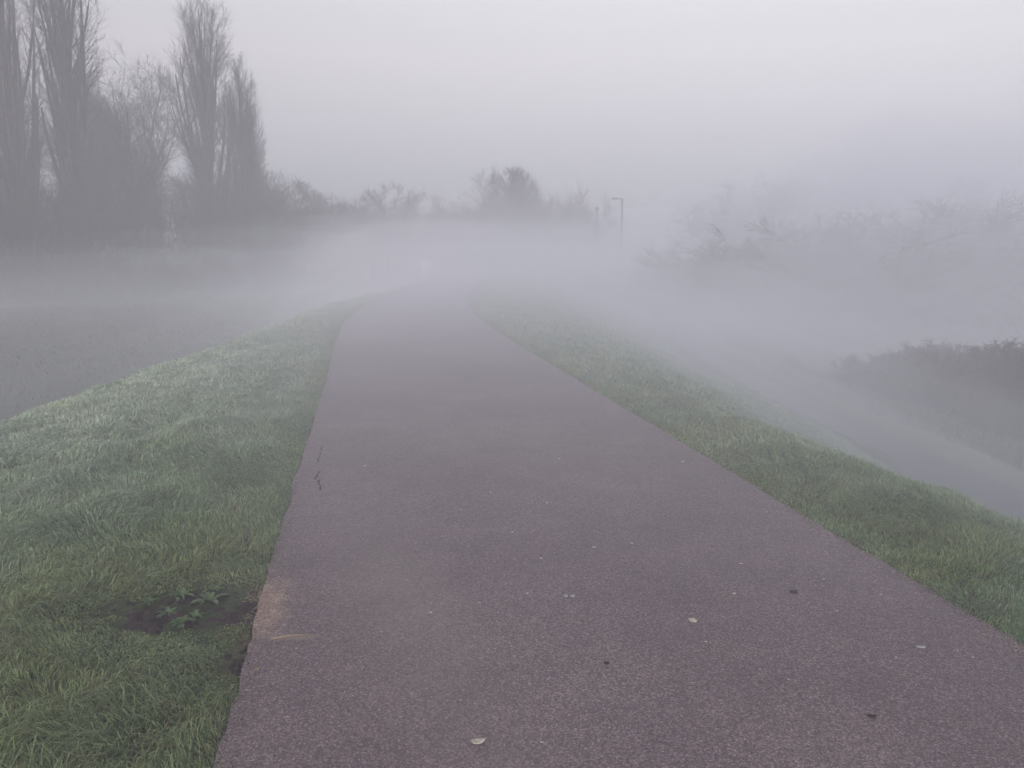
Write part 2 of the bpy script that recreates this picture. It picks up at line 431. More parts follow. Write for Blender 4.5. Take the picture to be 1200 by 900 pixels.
# pale reed margin and dewy meadow tussocks on the low ground to the right
def tufts(name, n, xf, yr, h, w, cols):
    Y = yr[0]+(yr[1]-yr[0])*RNG.random(n)**1.2; X = xf(Y, n); Z = height(X, Y)-.01
    az = RNG.uniform(0, 6.28, n); ln = RNG.uniform(.1, .6, n); hh = h*RNG.uniform(.5, 1.3, n)*(.5+fbm(X, Y, .8, 5))
    P = np.stack([X, Y, Z], -1); fa = RNG.uniform(0, 6.28, n); s = np.stack([np.cos(fa)*w, np.sin(fa)*w, 0*fa], -1)
    T = P+np.stack([np.cos(az)*ln*hh, np.sin(az)*ln*hh, hh], -1); m_ = P*.45+T*.55; m_[:, 2] += hh*.12
    V = np.stack([P-s, P+s, m_+s*.8, m_-s*.8, T], 1).reshape(-1, 3)
    c = np.array(cols)[RNG.integers(0, len(cols), n)]*RNG.uniform(.7, 1.25, n)[:, None]
    b5 = np.arange(n)[:, None]*5
    return tag(mesh_np(name, V, b5+np.array([3, 2, 4]), b5+np.array([0, 1, 2, 3]), M['grass'], None, False, np.repeat(c, 5, 0)), kind='stuff')
tufts('marsh_grass', 26000, lambda Y, n: stream_x(Y)+1.75+np.abs(RNG.normal(0, .45, n)), (6, 34), .28, .012, [(.20, .18, .11), (.14, .14, .08), (.09, .11, .06)])
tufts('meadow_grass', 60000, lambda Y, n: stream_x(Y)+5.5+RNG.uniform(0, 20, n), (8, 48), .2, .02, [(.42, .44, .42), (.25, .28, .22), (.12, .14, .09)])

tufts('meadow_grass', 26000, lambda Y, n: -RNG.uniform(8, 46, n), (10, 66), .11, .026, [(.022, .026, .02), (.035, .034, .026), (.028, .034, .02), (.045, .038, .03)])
# ------------------------------------------------------------------ mud patch, crack, litter
def mud():
    g = .011; xs = np.arange(mudc[0]-.62, mudc[0]+.56, g); ysv = np.arange(mudc[1]-.62, mudc[1]+.36, g)
    X, Y = np.meshgrid(xs, ysv)
    Z0 = height(X, Y); r = mud_mask(X, Y)
    ed = sst(r, 1.35, .85)
    Z = Z0-.03+ed*(.034+(fbm(X, Y, .09, 7, 4)-.5)*.075+(vn(X, Y, .03, 8)-.5)*.018)
    Z = Z-.05*sst(X-(XL(Y)-.0), -.02, .04)
    nr, nc = X.shape; ii = np.arange(nr-1)[:, None]*nc+np.arange(nc-1)[None, :]
    return mesh_np('mud', np.stack([X, Y, Z], -1), None, np.stack([ii, ii+1, ii+nc+1, ii+nc], -1).reshape(-1, 4), M['mud'], None, True)
tag(mud(), kind='structure')

def ribbon(name, pts_px, w):
    pts = [G(*p) for p in pts_px]; V = []; q = []
    fine = []
    for a, b in zip(pts[:-1], pts[1:]):
        for t in np.linspace(0, 1, 6, endpoint=False): fine.append(a*(1-t)+b*t)
    fine = np.array(fine); n = len(fine)
    fine[:, 0] += RNG.normal(0, .008, n); fine[:, 1] += RNG.normal(0, .01, n)
    for i, p in enumerate(fine):
        ww = w*RNG.uniform(.3, 1.2)*min(1, i*.4+.1, (n-1-i)*.4+.1); z = pz(p[0], p[1])+.0035
        V += [(p[0]-ww, p[1], z), (p[0]+ww, p[1], z)]
    q = [(2*i, 2*i+1, 2*i+3, 2*i+2) for i in range(n-1)]
    return tag(mesh_np(name, V, None, q, M['crack']), kind='structure')
ribbon('path_crack', [(378, 522), (374, 536), (372, 548)], .006)
ribbon('path_crack', [(374, 552), (371, 562), (376, 570), (375, 580)], .006)

GL = 'leaf scraps and chips scattered on the path'
def flake(px, py, wpx, hpx, m, name='leaf_scrap', label='tiny pale leaf scrap lying on the mauve path', cat='leaf', grp=GL, curl=.004, rz=0.0, seed=0):
    p = G(px, py); D = p[1]; sxx = wpx/F_PX*D*.5; syy = hpx*D*D/(F_PX*H_CAM)*.5
    rg = np.random.default_rng(seed+int(px)*7+int(py)); n = 11; ring = []
    for i in range(n):
        a = 2*math.pi*i/n; rr = rg.uniform(.7, 1.15)
        ring.append((math.cos(a)*rr, math.sin(a)*rr*.9))
    V = []; th = .0025
    z0 = pz(p[0], p[1])
    for lvl, s in ((0, 1.0), (1, .95), (2, .55)):
        for (a, b) in ring:
            zz = (0.002, .002+th, .002+th*1.3)[lvl]+curl*(a*a+ .6*b*b)*(1 if lvl < 2 else .5)
            V.append((a*s*sxx, b*s*syy, zz))
    V.append((0, 0, .002+th*1.4)); V.append((0, 0, .002)); q = []; t = []
    for i in range(n):
        j = (i+1) % n
        q += [(i, j, n+j, n+i), (n+i, n+j, 2*n+j, 2*n+i)]; t += [(2*n+i, 2*n+j, 3*n), (j, i, 3*n+1)]
    o = mesh_np(name, V, t, q, m, None, False); o.location = (p[0], p[1], z0); o.rotation_euler = (0, 0, rz)
    return tag(o, label, cat, grp)
flake(560, 875, 20, 9, M['leaf'], 'fallen_leaf', 'pale curled leaf lying on the path at the bottom edge of the photo', 'leaf', None, .008, .25)
flake(663, 703, 7, 4, M['stone'], 'stone_chip', 'left one of a close pair of white chips in mid path', 'stone')
flake(671, 703, 7, 4, M['stone'], 'stone_chip', 'right one of a close pair of white chips in mid path', 'stone')
flake(1078, 762, 13, 5, M['stone'], 'stone_chip', 'largest white chip on the path near the right grass edge', 'stone')
flake(812, 732, 13, 6, M['leaf'], 'leaf_scrap', 'broken pale leaf scrap right of the path centre, largest there')
flake(711, 783, 7, 4, M['darkleaf'], 'dark_leaf', 'small dark leaf on the path right of centre', 'leaf')
flake(469, 358, 6, 3.2, M['darkleaf'], 'dark_leaf', 'dark leaf clump lying far up the path before the bend', 'leaf', None)
flake(1021, 845, 13, 5, M['darkleaf'], 'dark_leaf', 'dark flattened leaf near the right foreground of the path', 'leaf')
flake(930, 697, 10, 5, M['darkleaf'], 'dark_leaf', 'dark flattened leaf above the right foreground leaf', 'leaf')
small = [(924,802),(832,758),(975,763),(827,757),(890,790),(949,824),(800,543),(808,661),(898,602),(868,664),(965,682),(1016,893),(635,876),(603,774),
         (740,640),(634,658),(600,627),(575,580),(641,592),(428,548),(562,711),(505,722),(696,645),(1190,765),(1072,676),(1046,673),(1115,722),(1140,774),(750,700),(333,735),(302,788),(290,812),(705,893),(1050,775),
         (540,826),(487,640),(618,700),(980,720),(1032,700),(860,700),(900,870),(540,600),(655,540)]
for i, (x_, y_) in enumerate(small):
    flake(x_, y_, random.uniform(2.2, 6.0)*(.6+.5*y_/900), random.uniform(1.3, 2.6), M['stone'] if i % 3 else M['leaf'], seed=i, rz=random.uniform(-.3, .3))
def gravel():
    n = 5200; side = RNG.random(n) < .5; Y = 1.9+RNG.random(n)**1.6*9
    U = np.abs(RNG.normal(0, .07, n))*(.3+1.4*fbm(Y*0, Y, .5, 33)); X = np.where(side, XL(Y)+U-.02, XR(Y)-U+.02)
    k = 900; sp = G(292, 712); X[:k] = sp[0]+np.abs(RNG.normal(0, .12, k))-.05; Y[:k] = sp[1]+RNG.normal(0, .17, k)
    k2 = 1500; Y[k:k2] = RNG.uniform(2, 8, k2-k); X[k:k2] = XL(Y[k:k2])+RNG.random(k2-k)*(XR(Y[k:k2])-XL(Y[k:k2]))
    t = (X-XL(Y))/(XR(Y)-XL(Y)); Z = .014-.008*np.abs(2*t-1)**2+(fbm(X, Y, 1.4, 51)-.5)*.008*(1-np.clip(np.abs(2*t-1), 0, 1)**4)
    r = RNG.uniform(.0012, .0038, n)*(1+Y*.06); base = np.array([(1, 0, 0), (0, 1, 0), (-1, 0, 0), (0, -1, 0), (0, 0, 1), (0, 0, -.5)])
    V = base[None]*r[:, None, None]*RNG.uniform(.6, 1.3, (n, 6, 1))*np.array([1, 1, .7])+np.stack([X, Y, Z+r*.3], -1)[:, None]
    f = np.array([(0, 1, 4), (1, 2, 4), (2, 3, 4), (3, 0, 4), (1, 0, 5), (2, 1, 5), (3, 2, 5), (0, 3, 5)])
    F = (np.arange(n)[:, None, None]*6+f[None]).reshape(-1, 3)
    pal = np.array([(.30, .22, .17), (.20, .15, .12), (.06, .045, .04), (.38, .34, .30), (.10, .08, .07)]); c = pal[RNG.integers(0, 5, n)]; c[:k] = pal[RNG.integers(0, 2, k)]*1.1
    return tag(mesh_np('gravel', V, F, None, M['grit'], None, False, np.repeat(c, 6, 0)), kind='stuff')
gravel()
# straw stalks near the mud
for (x0, y0), (x1, y1), lab in (((318,752),(362,747),'long straw stalk lying across the path beside the mud patch'), ((296,792),(307,786),'short straw stalk lying on the path edge below the mud')):
    a = G(x0, y0); b = G(x1, y1); mb = MB(); z = pz(a[0], a[1])+.006
    m0 = (a+b)/2; mb.tube([(a[0], a[1], z), (m0[0], m0[1]+.006, z+.004), (b[0], b[1], z)], [.003, .0035, .002], 6)
    tag(mb.build('straw_stalk', M['straw']), lab, 'straw')

# broad-leaved weeds in the mud
def weed(px, py, s, label, seed, nl=7):
    rg = random.Random(seed); p = G(px, py); z = float(height(p[0], p[1]))+.006
    V = []; q = []
    for k in range(nl):
        a = k*2*math.pi/nl+rg.uniform(-.4, .4); L = s*rg.uniform(.7, 1.2); wd = L*rg.uniform(.14, .22); n = len(V); st = 5
        ca, sa = math.cos(a), math.sin(a)
        for i in range(st+1):
            t = i/st; ww = wd*(math.sin(math.pi*min(1, t*.85+.12))**.8)*(1-.25*(i % 2)); r = L*t; zz = .04*s/.08*math.sin(t*2.4)*.7
            for sd, dz in ((-1, .006), (0, 0), (1, .006)):
                V.append((r*ca-sa*ww*sd, r*sa+ca*ww*sd, zz+dz))
        for i in range(st):
            for j in range(2): q.append((n+i*3+j, n+i*3+j+1, n+i*3+j+4, n+i*3+j+3))
    o = mesh_np('weed', V, None, q, M['weed'], None, True); o.location = (p[0], p[1], z)
    return tag(o, label, 'weed', 'broad-leaved weeds growing in the mud patch')
WD = [(176,708,.05,'low green weed at the left end of the mud patch'), (212,702,.08,'leafy weed rosette at the back of the mud patch'),
      (246,708,.09,'large leafy weed in the mud patch nearest the path'), (196,722,.06,'small weed in the middle front of the mud patch'),
      (228,728,.07,'leafy weed at the front edge of the mud patch'), (250,696,.06,'small weed at the rear right of the mud patch'), (212,735,.07,'weed touching the grass in front of the mud patch')]
for i, (a, b, s, l) in enumerate(WD): weed(a, b, s*.85, l, i, 9)

# ------------------------------------------------------------------ trees
def nrm(v): return v/np.maximum(np.linalg.norm(v, axis=-1, keepdims=True), 1e-9)
def tubes(groups, sides):
    Vs = []; Fs = []; off = 0
    for (P, Rr), ns in zip(groups, sides):
        n, k, _ = P.shape; d = nrm(P[:, -1]-P[:, 0]); ref = np.where(np.abs(d[:, 2:3]) > .9, np.array([[1., 0, 0]]), np.array([[0, 0, 1.]]))
        uu = nrm(np.cross(d, ref)); vv = np.cross(d, uu)
        a = np.arange(ns)*2*math.pi/ns
        ring = np.cos(a)[None, :, None]*uu[:, None, :]+np.sin(a)[None, :, None]*vv[:, None, :]
        V = P[:, :, None, :]+Rr[:, :, None, None]*ring[:, None, :, :]
        Vs.append(V.reshape(-1, 3))
        bi = np.arange(n)[:, None, None]*k*ns+np.arange(k-1)[None, :, None]*ns
        j = np.arange(ns)[None, None, :]; j2 = (j+1) % ns
        Fs.append((off+np.stack([bi+j, bi+j2, bi+ns+j2, bi+ns+j], -1)).reshape(-1, 4)); off += V.size//3
    return np.concatenate(Vs), np.concatenate(Fs)
def grow(rg, P, Rr, m, t0, t1, ang, asd, L, k, trop, wob, ratio, rmin, env=None, tpow=1.0, rmax=9):
    n, kk, _ = P.shape
    ln = np.linalg.norm(P[:, -1]-P[:, 0], axis=-1); pi = rg.choice(n, m, p=ln/ln.sum())
    t = t0+(t1-t0)*rg.random(m)**tpow; f = t*(kk-1); i = np.minimum(f.astype(int), kk-2); fr_ = (f-i)[:, None]
    pos = P[pi, i]*(1-fr_)+P[pi, i+1]*fr_; tan = nrm(P[pi, i+1]-P[pi, i])
    r0 = (Rr[pi, i]*(1-fr_[:, 0])+Rr[pi, i+1]*fr_[:, 0])*ratio*rg.uniform(.7, 1.15, m); r0 = np.clip(r0, rmin, rmax)
    rnd = rg.normal(size=(m, 3)); perp = nrm(rnd-(rnd*tan).sum(-1, keepdims=True)*tan)
    a = np.radians(rg.normal(ang, asd, m))[:, None]
    d = tan*np.cos(a)+perp*np.sin(a)
    Lv = L(pos, t, rg)*rg.uniform(.6, 1.15, m)
    if env is not None:
        c, e = env
        rho0 = np.linalg.norm((pos-c)/e, axis=-1); rho1 = np.linalg.norm((pos+d*Lv[:, None]-c)/e, axis=-1)
        s = np.where(rho1 > 1, np.clip((1.02-rho0)/np.maximum(rho1-rho0, .01), .3, 1), 1); Lv = Lv*s
    out = [pos]; q = pos
    for s_ in range(k-1):
        q = q+d*(Lv/(k-1))[:, None]; out.append(q)
        d = nrm(d+np.array([0, 0, trop])+rg.normal(0, wob, (m, 3)))
    tp = np.linspace(1, .22, k)[None, :]
    return np.stack(out, 1), r0[:, None]*tp
def const(x): return lambda pos, t, rg: np.full(len(pos), x)

def trunk_line(rg, H, r, k=9, wob=.02, top=.1, lean=0):
    z = np.linspace(0, H, k); P = np.zeros((1, k, 3)); P[0, :, 2] = z
    P[0, 1:, :2] += np.cumsum(rg.normal(0, wob*H/k, (k-1, 2)), 0); P[0, :, 0] += lean*z
    Rr = np.linspace(1, top, k)[None, :]*r; Rr[0, 0] *= 1.35
    return P, Rr
def poplar(seed, H, W, dens=1.0, k1=1.0):
    rg = np.random.default_rng(seed)
    P0, R0 = trunk_line(rg, H*.95, .50*H/30, 12, .006, .08)
    env = (np.array([0, 0, H*.5]), np.array([W/2, W/2, H*.52]))
    P1, R1 = grow(rg, P0, R0, 46, .05, .85, 18, 6, lambda p, t, r: (H-p[:, 2])*.62+1, 9, .20, .03, .60, .07, env)
    P2, R2 = grow(rg, np.concatenate([P1, ]), R1, int(560*min(dens, 1)), .08, .95, 28, 8, lambda p, t, r: np.full(len(p), 3.6), 6, .14, .06, .42, .022, env)
    P3, R3 = grow(rg, P2, R2, int(6500*dens), .08, 1, 30, 10, const(1.5), 4, .12, .09, .5, .012, env)
    P4, R4 = grow(rg, P3, R3, int(24000*dens), .1, 1, 32, 12, const(.65), 3, .08, .1, .6, .0085, None)
    return [(P0, R0), (P1, R1)], [10, 6], [(P2, R2), (P3, R3), (P4, R4)], [4, 3, 3]
def broad(seed, H, W, dens=1.0, limbs=11, up=.10, fork=.28):
    rg = np.random.default_rng(seed)
    P0, R0 = trunk_line(rg, H*.62, .30*H/14, 9, .03, .35)
    env = (np.array([0, 0, H*.46]), np.array([W/2, W/2, H*.55]))
    P1, R1 = grow(rg, P0, R0, limbs, fork/.62*.6, 1, 46, 12, const(H*.55), 8, up, .10, .55, .05, env)
    P2, R2 = grow(rg, np.concatenate([P1]), R1, 90, .15, 1, 38, 12, const(H*.28), 6, up*.8, .12, .5, .025, env)
    P3, R3 = grow(rg, P2, R2, int(900*dens), .1, 1, 38, 12, const(H*.12), 5, up*.6, .13, .5, .014, env)
    P4, R4 = grow(rg, P3, R3, int(8000*dens), .1, 1, 38, 14, const(H*.055), 3, .04, .14, .6, .013, None)
    return [(P0, R0), (P1, R1)], [9, 6], [(P2, R2), (P3, R3), (P4, R4)], [4, 3, 3]
def shrub(seed, H, W, dens=1.0, stems=26, r=.05, twr=.008):
    rg = np.random.default_rng(seed)
    m = stems; base = np.zeros((m, 3)); base[:, 0] = rg.normal(0, W*.17, m); base[:, 1] = rg.normal(0, W*.14, m)
    d = nrm(np.stack([base[:, 0]/W*2+rg.normal(0, .3, m), base[:, 1]/W*2+rg.normal(0, .3, m), np.ones(m)], -1))
    L = H*rg.uniform(.65, 1.0, m)*np.sqrt(np.clip(1-(base[:, 0]/(W*.55))**2, .15, 1)); out = [base]; q = base
    for s in range(6):
        q = q+d*(L/6)[:, None]; out.append(q); d = nrm(d+np.array([0, 0, .03])+rg.normal(0, .10, (m, 3)))
    P0 = np.stack(out, 1); R0 = (r*rg.uniform(.6, 1.2, m))[:, None]*np.linspace(1, .25, 7)[None]
    P1, R1 = grow(rg, P0, R0, stems*9, .1, 1, 34, 12, const(H*.34), 5, .05, .12, .55, twr*1.6)
    P2, R2 = grow(rg, P1, R1, int(stems*75*dens), .1, 1, 38, 14, const(H*.16), 4, .03, .14, .6, twr*1.2)
    P3, R3 = grow(rg, P2, R2, int(stems*260*dens), .1, 1, 40, 14, const(H*.075), 3, .02, .14, .7, twr)
    return [(P0, R0)], [5], [(P1, R1), (P2, R2), (P3, R3)], [3, 3, 3]
def plant(kind_fn, args, name, label, cat, group, x, y, rz=0.0, bark='bark', twig='twig', stem_name='trunk', crown='crown', kw={}):
    g0, s0, g1, s1 = kind_fn(*args, **kw)
    z = float(height(x, y, False)); o = empty(name, (x, y, z-.05), rz)
    V, F = tubes(g0, s0); mesh_np(stem_name, V, None, F, M[bark], o, True)
    V, F = tubes(g1, s1); mesh_np(crown, V, None, F, M[twig], o, False)
    return tag(o, label, cat, group)
def at(px, D): return (px-600)/F_PX*D      # X of a picture column at forward distance D
def top(py, D): return PD(600, py, D)[2]

GP = 'bare poplars beyond the low meadow'
plant(poplar, (1, 34, 12.5, .55), 'poplar_tree', 'massive bare multi-stemmed poplar at the left edge of the photo', 'tree', GP, at(38, 68), 68)
plant(poplar, (2, 35, 8.6, .5), 'poplar_tree', 'tall bare poplar just right of the leftmost poplar, cut by the top', 'tree', GP, at(106, 73), 73)
D = 88; hB = top(-22, D)+1.2
plant(poplar, (3, hB, 12.0, .75), 'poplar_tree', 'tall dense bare poplar right of the gap of sky, tapering to a tip', 'tree', GP, at(256, D), D)
D = 92; plant(poplar, (4, top(52, D)+1.2, 5.5, .6), 'poplar_tree', 'slim shorter poplar spire on the right flank of the dense one', 'tree', GP, at(296, D), D)
plant(poplar, (5, top(120, 80)+1.2, 6, .4), 'poplar_tree', 'short poplar rising behind the leftmost trunks at the photo edge', 'tree', GP, at(4, 80), 80)
GB = 'bare broad trees along the far side of the meadow'
D = 80; plant(broad, (11, top(52, D)+1.4, 9.5, .5), 'bare_tree', 'bare broad tree with twisting limbs between the tall poplars', 'tree', GB, at(165, D), D, kw={'up': .16, 'limbs': 16})
D = 84; plant(broad, (12, top(95, D)+1.4, 8, 1.0), 'bare_tree', 'bare tree leaning out behind the second poplar, below its crown', 'tree', GB, at(128, D), D, kw={'up': .2})
D = 96; plant(broad, (13, top(188, D)+1.2, 9, .5), 'bare_tree', 'rounded bare tree at the foot of the slim poplar spire', 'tree', GB, at(312, D), D)
D = 60; plant(broad, (14, top(175, D)+1.2, 9, .9), 'bare_tree', 'low bare tree at the left photo edge under the massive poplar', 'tree', GB, at(-5, D), D)
D = 100; plant(broad, (15, top(207, D)+1, 9, .6), 'bare_tree', 'faint bare tree starting the line that falls away right of the spires', 'tree', GB, at(352, D), D)
D = 106; plant(broad, (16, top(232, D)+1, 8, .9), 'bare_tree', 'small faint bare tree left of the house chimney', 'tree', GB, at(398, D), D)
for k_, (px, D, yt, w_, dn, lab) in enumerate([(28, 90, 100, 10, .7, 'bare tree filling the space behind the massive left poplar'), (112, 96, 105, 10, .7, 'bare tree far behind the second tall poplar'),
        (196, 97, 72, 9, .8, 'narrow bare tree hard against the left side of the dense tapering poplar'), (303, 100, 168, 8, .45, 'bare tree stepping down right of the slim spire'), (335, 103, 196, 9, .5, 'low spreading bare tree second in the line falling away from the spires'),
        (378, 108, 216, 9, .6, 'low bare tree in the middle of the line falling towards the house'), (150, 72, 150, 8, .7, 'nearer low bare tree in front of the twisting one')]):
    plant(broad, (90+k_, top(yt, D)+1.2, w_, dn), 'bare_tree', lab, 'tree', GB, at(px, D), D, kw={'up': .18 if yt < 160 else .08, 'limbs': 15})
# understorey of the far bank
GU = 'bare scrub at the foot of the left-hand trees'
us = [(15, 60, 8.0, 10), (72, 64, 8.5, 10), (125, 68, 9.0, 11), (175, 74, 9.5, 11), (225, 80, 10.5, 12), (270, 86, 10.5, 12), (325, 92, 6.5, 11), (372, 98, 5.8, 11)]
ul = ['below the massive poplar', 'below the second tall poplar', 'under the leaning bare tree', 'under the twisting bare tree', 'at the foot of the dense tapering poplar', 'at the foot of the slim spire', 'under the rounded bare tree', 'nearest the misty house']
proto = None
for i, (px, D, h, w) in enumerate(us):
    lab = 'tangled bare scrub '+ul[i]
    if i < 2:
        o = plant(shrub, (30+i, 7.0, 10, 1.3), 'bare_scrub', lab, 'shrub', GU, at(px, D), D, kw={'stems': 30, 'r': .06, 'twr': .009}, stem_name='stems', crown='twigs')
        protos = (protos+[o]) if i else [o]
    else:
        o = copy_tree(protos[i % 2]); x_ = at(px, D); o.location = (x_, D, float(height(x_, D, False))-.05); o['label'] = lab
    o.rotation_euler[2] = i*1.3; o.scale = (w/10, w/10, h/7.0)
for i, (px, D, yt, w) in enumerate([(405, 100, 250, 11), (448, 97, 252, 11), (496, 99, 250, 11), (540, 97, 252, 9), (632, 96, 246, 10), (676, 100, 240, 9), (350, 96, 246, 11), (300, 84, 236, 11)]):
    o = copy_tree(protos[i % 2]); x_ = at(px, D); z_ = float(height(x_, D, False)); o.location = (x_, D, z_-.05); h = top(yt, D)-z_; o.scale = (w/10, w/10, h/7.0); o.rotation_euler[2] = i*2.3+.7
    o['group'] = 'bare hedge line between the spires and the lamp columns'
    o['label'] = ['hazy hedge clump directly in front of the house', 'hazy hedge clump under the left half of the wide bare tree', 'hazy hedge clump just right of the wide bare tree', 'hazy hedge clump left below the domed tree', 'hazy hedge clump right below the domed tree', 'last hazy hedge clump before the lamp columns', 'hazy hedge clump at the left end of the house', 'dark scrub clump right under the slim poplar spire'][i]
# trees around the bend
GC = 'hazy trees beyond the bend of the path'
D = 95; plant(broad, (121, top(211, D)+1.6, 12, 1.1), 'bare_tree', 'wide low bare tree in mist beyond the left verge of the bend', 'tree', GC, at(464, D), D, kw={'limbs': 28, 'up': .09, 'fork': .2})
D = 92; plant(broad, (122, top(192, D)+1.8, 12.5, 1.1), 'bare_tree', 'domed bare tree standing highest above the bend of the path', 'tree', GC, at(590, D), D, kw={'limbs': 30, 'up': .10, 'fork': .2})
for i, (px, D, yt, w, lab) in enumerate([(553, 90, 238, 7, 'bare bush on the left flank of the domed tree'), (622, 92, 226, 7, 'bare bush on the right flank of the domed tree'),
        (660, 96, 236, 8, 'low rounded bush between the domed tree and the poles'), (510, 98, 248, 7, 'low bush in the dip left of the domed tree'), (432, 100, 246, 6, 'low bush beside the house under the wide tree'), (590, 88, 228, 8, 'dense bush in front of the domed tree trunk')]):
    h = top(yt, D)+1.2
    if i == 0:
        o = plant(shrub, (41, h, w, 1.5), 'bare_scrub', lab, 'shrub', GC, at(px, D), D, kw={'stems': 34, 'r': .05, 'twr': .014}, stem_name='stems', crown='twigs'); bp, bh, bw = o, h, w
    else:
        o = copy_tree(bp); x_ = at(px, D); o.location = (x_, D, float(height(x_, D, False))-.05); o.scale = (w/bw, w/bw, h/bh); o.rotation_euler[2] = i*1.1; o['label'] = lab
# right side: willow scrub in the mist
GR = 'misty willow scrub beyond the meadow'
rs = [(870, 62, 240, 5.5), (905, 44, 282, 7), (955, 58, 246, 8), (985, 42, 275, 7), (1060, 40, 268, 7.5), (1130, 42, 262, 8), (1195, 38, 262, 8), (820, 46, 302, 6)]
rl = ['small humped willow faintly showing left of the others in the mist', 'low willow scrub at the back left of the meadow', 'broad faint willow behind the meadow scrub', 'willow scrub in the middle of the misty meadow edge',
      'willow scrub left of and below the tall faint spires', 'dense willow scrub directly below the tall faint spires', 'dark willow scrub at the right photo edge', 'lowest faint scrub clump nearest the embankment slope']
for i, (px, D, yt, w) in enumerate(rs):
    h = top(yt, D)+2.4
    if i == 0:
        o = plant(shrub, (51, h, w, 1.8), 'willow_scrub', rl[i], 'shrub', GR, at(px, D), D, kw={'stems': 34, 'r': .05, 'twr': .013}, stem_name='stems', crown='twigs'); bp, bh, bw = o, h, w
    else:
        o = copy_tree(bp); x_ = at(px, D); o.location = (x_, D, float(height(x_, D, False))-.05); o.scale = (w/bw, w/bw, h/bh); o.rotation_euler[2] = i*1.7; o['label'] = rl[i]
GS = 'faint tall trees in the mist on the right'
for i, (px, D, yt, W, lab) in enumerate([(1112, 54, 206, 5.0, 'faint upright tree with spiky top, tallest on the right'), (1148, 57, 222, 4.6, 'faint upright tree just right of the spiky-topped one'),
                                   (1190, 52, 232, 5.0, 'faint upright tree at the right photo edge above the scrub'), (1072, 58, 232, 4.2, 'faint slender tree left of the spiky-topped one')]):
    h = top(yt, D)+2.4
    if i == 0: o = plant(broad, (61, h, W, .3), 'upright_tree', lab, 'tree', GS, at(px, D), D, kw={'up': .3, 'limbs': 16}); bp, bh, bw = o, h, W
    else:
        o = copy_tree(bp); x_ = at(px, D); o.location = (x_, D, float(height(x_, D, False))-.05); o.scale = (W/bw, W/bw, h/bh); o.rotation_euler[2] = i*2.1; o['label'] = lab
# bramble hedge by the stream
GH = 'reddish bramble bushes along the stream'
hs = [(1030, 21.5, 1.15, 2.4), (1075, 19.8, 1.35, 2.5), (1118, 18.3, 1.6, 2.6), (1160, 17.0, 1.8, 2.6), (1205, 15.8, 2.0, 2.8), (1265, 14.4, 2.1, 2.8), (1100, 21.5, 1.5, 2.6), (1175, 19.5, 1.8, 2.8)]
hl = ['low reddish bramble bush at the left end of the stream-side row', 'reddish bramble bush second from the left end of the row', 'middle bramble bush of the row by the stream', 'tall bramble bush near the right photo edge',
      'darkest bramble bush, cut by the right photo edge', 'bramble bush mostly outside the right photo edge', 'bramble bush behind the left half of the row', 'bramble bush behind the right half of the row']
for i, (px, D, h, w) in enumerate(hs):
    if i == 0:
        o = plant(shrub, (71, 1.6, 2.6, 1.7), 'bramble_bush', hl[i], 'bush', GH, at(px, D), D, bark='bramble', twig='bramble', kw={'stems': 80, 'r': .013, 'twr': .0062}, stem_name='stems', crown='twigs'); bp = o
    else:
        o = copy_tree(bp); o['label'] = hl[i]
    x_ = at(px, D)+.6; o.location = (x_, D, float(height(x_, D, False))-.03); o.scale = (w/2.6*1.15, w/2.6*1.15, h/1.6*.86); o.rotation_euler[2] = i*1.9
GM = 'bramble scrub at the far edge of the left meadow'
ml = ['low reddish scrub at the left photo edge under the massive poplar', 'low reddish scrub under the second poplar', 'low reddish scrub right of the second poplar', 'low reddish scrub below the dense tapering poplar', 'low reddish scrub below the slim spire', 'low reddish scrub at the right end of its row, towards the house']
for i, (px, D) in enumerate([(5, 60), (65, 62), (125, 65), (190, 69), (255, 74), (320, 80)]):
    o = copy_tree(bp); o['label'] = ml[i]; o['group'] = GM; x_ = at(px, D); o.location = (x_, D, float(height(x_, D, False))-.05); o.scale = (2.6, 1.8, 1.7+.2*(i % 3)); o.rotation_euler[2] = i*.9*math.pi
# dark tuft on the left verge before the bend
D = G(420, 350)[1]; x_ = at(419, 27); x_ = float(XL(30))-.9
plant(shrub, (81, .16, .6, .8), 'grass_tussock', 'small dark tussock on the left verge crest before the bend', 'tussock', None, x_, 30, bark='twig', kw={'stems': 22, 'r': .008, 'twr': .006}, stem_name='stems', crown='blades')

# ------------------------------------------------------------------ built things
def lamp(px, D, ytop, label, arm=True, w=1.0):
    x_ = at(px, D); z = float(height(x_, D, False)); H = top(ytop, D)-z
    o = empty('street_lamp', (x_, D, z)); mb = MB(); mb.tube([(0, 0, -.1), (0, 0, 1.0), (0, 0, 1.05), (0, 0, H)], [.14*w, .14*w, .10*w, .075*w], 12); mb.build('post', M['metal'], o, True)
    if arm:
        mb = MB(); mb.tube([(0, 0, H-.04), (-.45, 0, H+.02)], .05, 8); mb.build('arm', M['metal'], o, True)
        mb = MB(); mb.box(-1.0, -.4, -.13, .13, H-.02, H+.09); mb.box(-.95, -.5, -.10, .10, H-.06, H-.021); mb.build('lamp_head', M['metal'], o)
    else:
        mb = MB(); mb.tube([(0, 0, H), (0, 0, H+.05), (0, 0, H+.3)], [.12, .2, .08], 10); mb.build('lamp_head', M['metal'], o, True)
    return tag(o, label, 'street lamp', 'lamp columns in the mist')
lamp(726, 74, 233, 'tall lamp column with a square-ended arm pointing left, nearest one')
lamp(697, 76, 246, 'shorter looking lamp column left of the armed one, no arm visible', False)
lamp(481, 78, 238, 'lamp column standing in front of the wide bare tree', False, .9)

